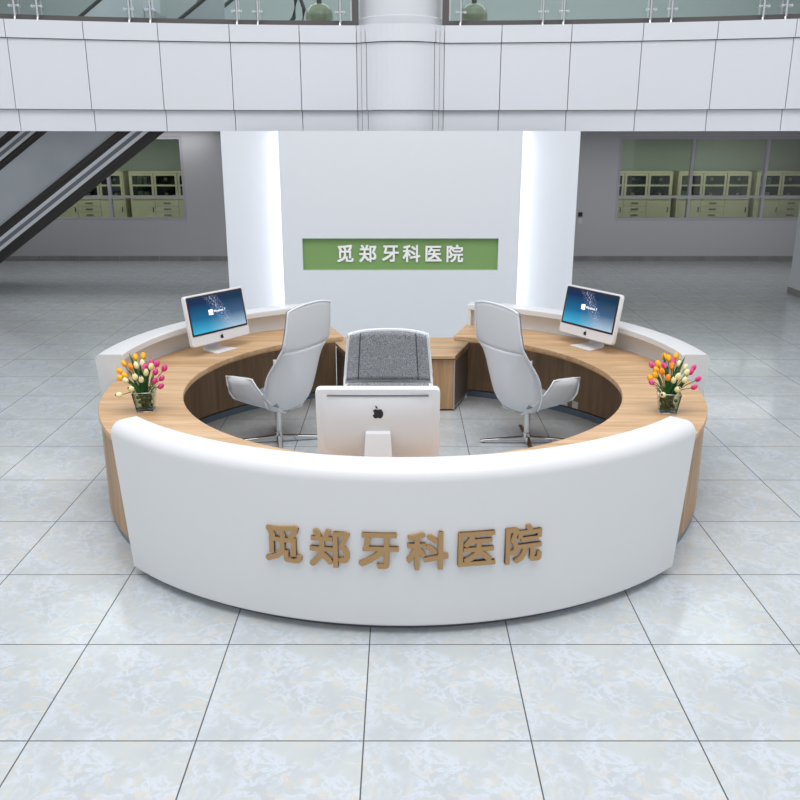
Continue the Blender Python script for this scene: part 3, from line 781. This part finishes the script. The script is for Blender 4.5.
# ================================================================ ESCALATORS
def escalator(Y, off, label, X0=-9.4, X1=-2.75):
    # everything rises along z = .72 x + off'  (local x along the run)
    t = empty('escalator', (0, Y, 0), label=label, cat='escalator', group='escalators')
    k = .72; Wd = 1.3
    def band(lo, hi, y0, y1, name, m, xa=None, xb=None, parent=t):
        def zmin(x, o): return k*x+o
        xa_ = (-lo)/k if xa is None else xa
        xb_ = X1 if xb is None else xb
        pl = [((-lo)/k, 0.), (xb_, k*xb_+lo), (xb_, k*xb_+hi), ((-hi)/k, 0.)]
        vs = [(x, y0, z) for x, z in pl]+[(x, y1, z) for x, z in pl]
        return MB().add(vs, [(0, 1, 2, 3), (7, 6, 5, 4), (0, 4, 5, 1), (1, 5, 6, 2), (2, 6, 7, 3), (3, 7, 4, 0)]).build(name, m, parent)
    o = off
    tr = band(o+.36, o+.50, 0.03, Wd, 'truss', 'black')
    band(o+.0, o+.185, 0, .03, 'lower_cladding', 'black_rib')
    sv = band(o+.185, o+.39, -.012, .03, 'silver_profile', 'alu')
    band(o+.25, o+.325, -.016, -.012, 'inlay', mat('slate_inlay', (112, 116, 124), .35, .5), parent=sv)
    band(o+.39, o+.56, 0, .03, 'upper_cladding', 'black_rib')
    for y in (.05, Wd-.07):
        band(o+.50, o+1.40, y, y+.02, 'balustrade', 'esc_panel')
        # handrail: straight run, then over the top newel
        pts = [((-(o+1.34))/k, .0)] if False else [(-(o+1.0)/k-.35, .28), (-(o+1.0)/k-.45, .62), (-(o+1.0)/k-.2, .93)]
        pts += [(x, k*x+o+1.42) for x in frange(-(o+.40)/k, X1+.05, 6)]
        zt = k*(X1+.05)+o+1.42
        pts += [(X1+.35, zt+.12), (X1+.75, zt+.14), (X1+1.03, zt+.02), (X1+1.12, zt-.25), (X1+1.08, zt-.52), (X1+.92, zt-.72)]
        MB().tube([(x, y+.01, z) for x, z in pts], .033, 10).build('handrail', 'black', t, smooth=60)
    # steps
    st = MB(); x = -(o+.2)/k
    while x < X1-.1:
        z = k*x+o+.74; st.box(x, x+.42, .10, Wd-.10, z, z+.20); x += .40
    st.build('steps', 'alu', t)
    # landing at the top
    zt = 3.9
    MB().box(X1, X1+1.2, 0, Wd, 3.62, 3.975).build('top_landing', 'alu', t)
    return t
escalator(14.5, 5.42, 'nearer of two escalators rising to the right, with black and silver cladding')
escalator(16.6, 7.42-.06, 'farther escalator, its black underside showing at the top left corner', X1=-4.6)

# ================================================================ LABORATORY CABINETS
def make_cabinet():
    t = empty('display_cabinet', (0, 0, 0)); w = 1.74; d = .45
    b = MB(); b.box(0, w, .0, d, .02, 1.14).box(0, .05, 0, d, 1.14, 1.80).box(w-.05, w, 0, d, 1.14, 1.80).box(0, w, 0, d, 1.76, 1.80).box(0, w, d-.02, d, 1.14, 1.76)
    b.build('body', 'cab', t)
    MB().box(.05, w-.05, d-.03, d-.02, 1.14, 1.76).build('lining', 'cab_dark', t)
    MB().box(.05, w-.05, .05, d-.03, 1.465, 1.49).build('shelf', 'cab', t)
    for k in range(3):
        x0 = .03+k*.565; x1 = x0+.55
        f = MB()
        for a, b2, c, e in ((x0, x1, 1.15, 1.20), (x0, x1, 1.70, 1.755), (x0, x0+.05, 1.15, 1.755), (x1-.05, x1, 1.15, 1.755), (x0, x1, 1.455, 1.495)): f.box(a, b2, -.02, 0, c, e)
        dr = f.build('glass_door', 'cab', t)
        MB().box(x0+.04, x1-.04, -.012, -.008, 1.18, 1.72).build('pane', 'glass_win', dr)
        ld = MB().box(x0, x1, -.018, 0, .06, 1.12 if k != 1 else .70).build('lower_door', 'cab', t, bevel=.004)
        if k == 1:
            for z in (.72, .86, 1.0):
                dw = MB().box(x0, x1, -.018, 0, z, z+.125).build('drawer', 'cab', t, bevel=.004)
                MB().box(x0+.19, x1-.19, -.034, -.018, z+.055, z+.075).build('handle', 'handle', dw)
        else: MB().box(x1-.06, x1-.04, -.034, -.018, .85, .97).build('handle', 'handle', ld)
    return t
cab = None

CY = 20.95
spots = [(4.74, 'pale green laboratory cabinet at the left end of the right window'), (6.61, 'pale green laboratory cabinet in the middle of the right window'), (8.48, 'pale green laboratory cabinet cut off by the right edge of the picture'),
         (-6.46, 'pale green laboratory cabinet at the right end of the left window'), (-8.33, 'pale green laboratory cabinet partly hidden by the escalator in the left window')]
for i, (x, lb) in enumerate(spots):
    if cab is None: cab = make_cabinet(); c = cab
    else: c = copy_tree(cab)
    c.location = (x, CY, 0); tag(c, lb, 'cabinet', 'laboratory cabinets behind the windows')
# files on the shelves
bd = None
WHERE = ('left cabinet of the right window', 'middle cabinet of the right window', 'right cabinet of the right window', 'right cabinet of the left window', 'left cabinet of the left window')
for ci, (x, lb) in enumerate(spots):
    for lvl, z in (('upper', 1.4905), ('lower', 1.1405)):
        for dx, wd, hh, m, nm, desc in ((.15, .11, .19, 'paper', 'file_box', 'wider white'), (.31, .08, .17, 'paper', 'file_box', 'narrower white'), (.76, .16, .2, 'book', 'file_box', 'left dark'), (1.42, .14, .19, 'book', 'file_box', 'right dark')):
            o = MB().box(0, wd, 0, .2, 0, hh)
            q = empty('file_box', (x+dx, CY+.12, z), label='%s file box on the %s shelf of the %s' % (desc, lvl, WHERE[ci]), cat='file box', group='file boxes in the laboratory cabinets')
            o.build('box', m, q, bevel=.004); MB().box(wd*.25, wd*.75, -.002, 0, hh*.45, hh*.8).build('spine_label', 'cab', q)

# wall switch beside the backdrop
ws = empty('wall_switch', (3.85, YB, .92), label='small white and black wall switch right of the backdrop', cat='switch')
MB().box(-.045, .045, -.018, 0, -.12, .0).build('plate', 'white', ws, bevel=.004)
MB().box(-.045, .045, -.03, 0, .03, .12).build('reader', 'black', ws, bevel=.004)
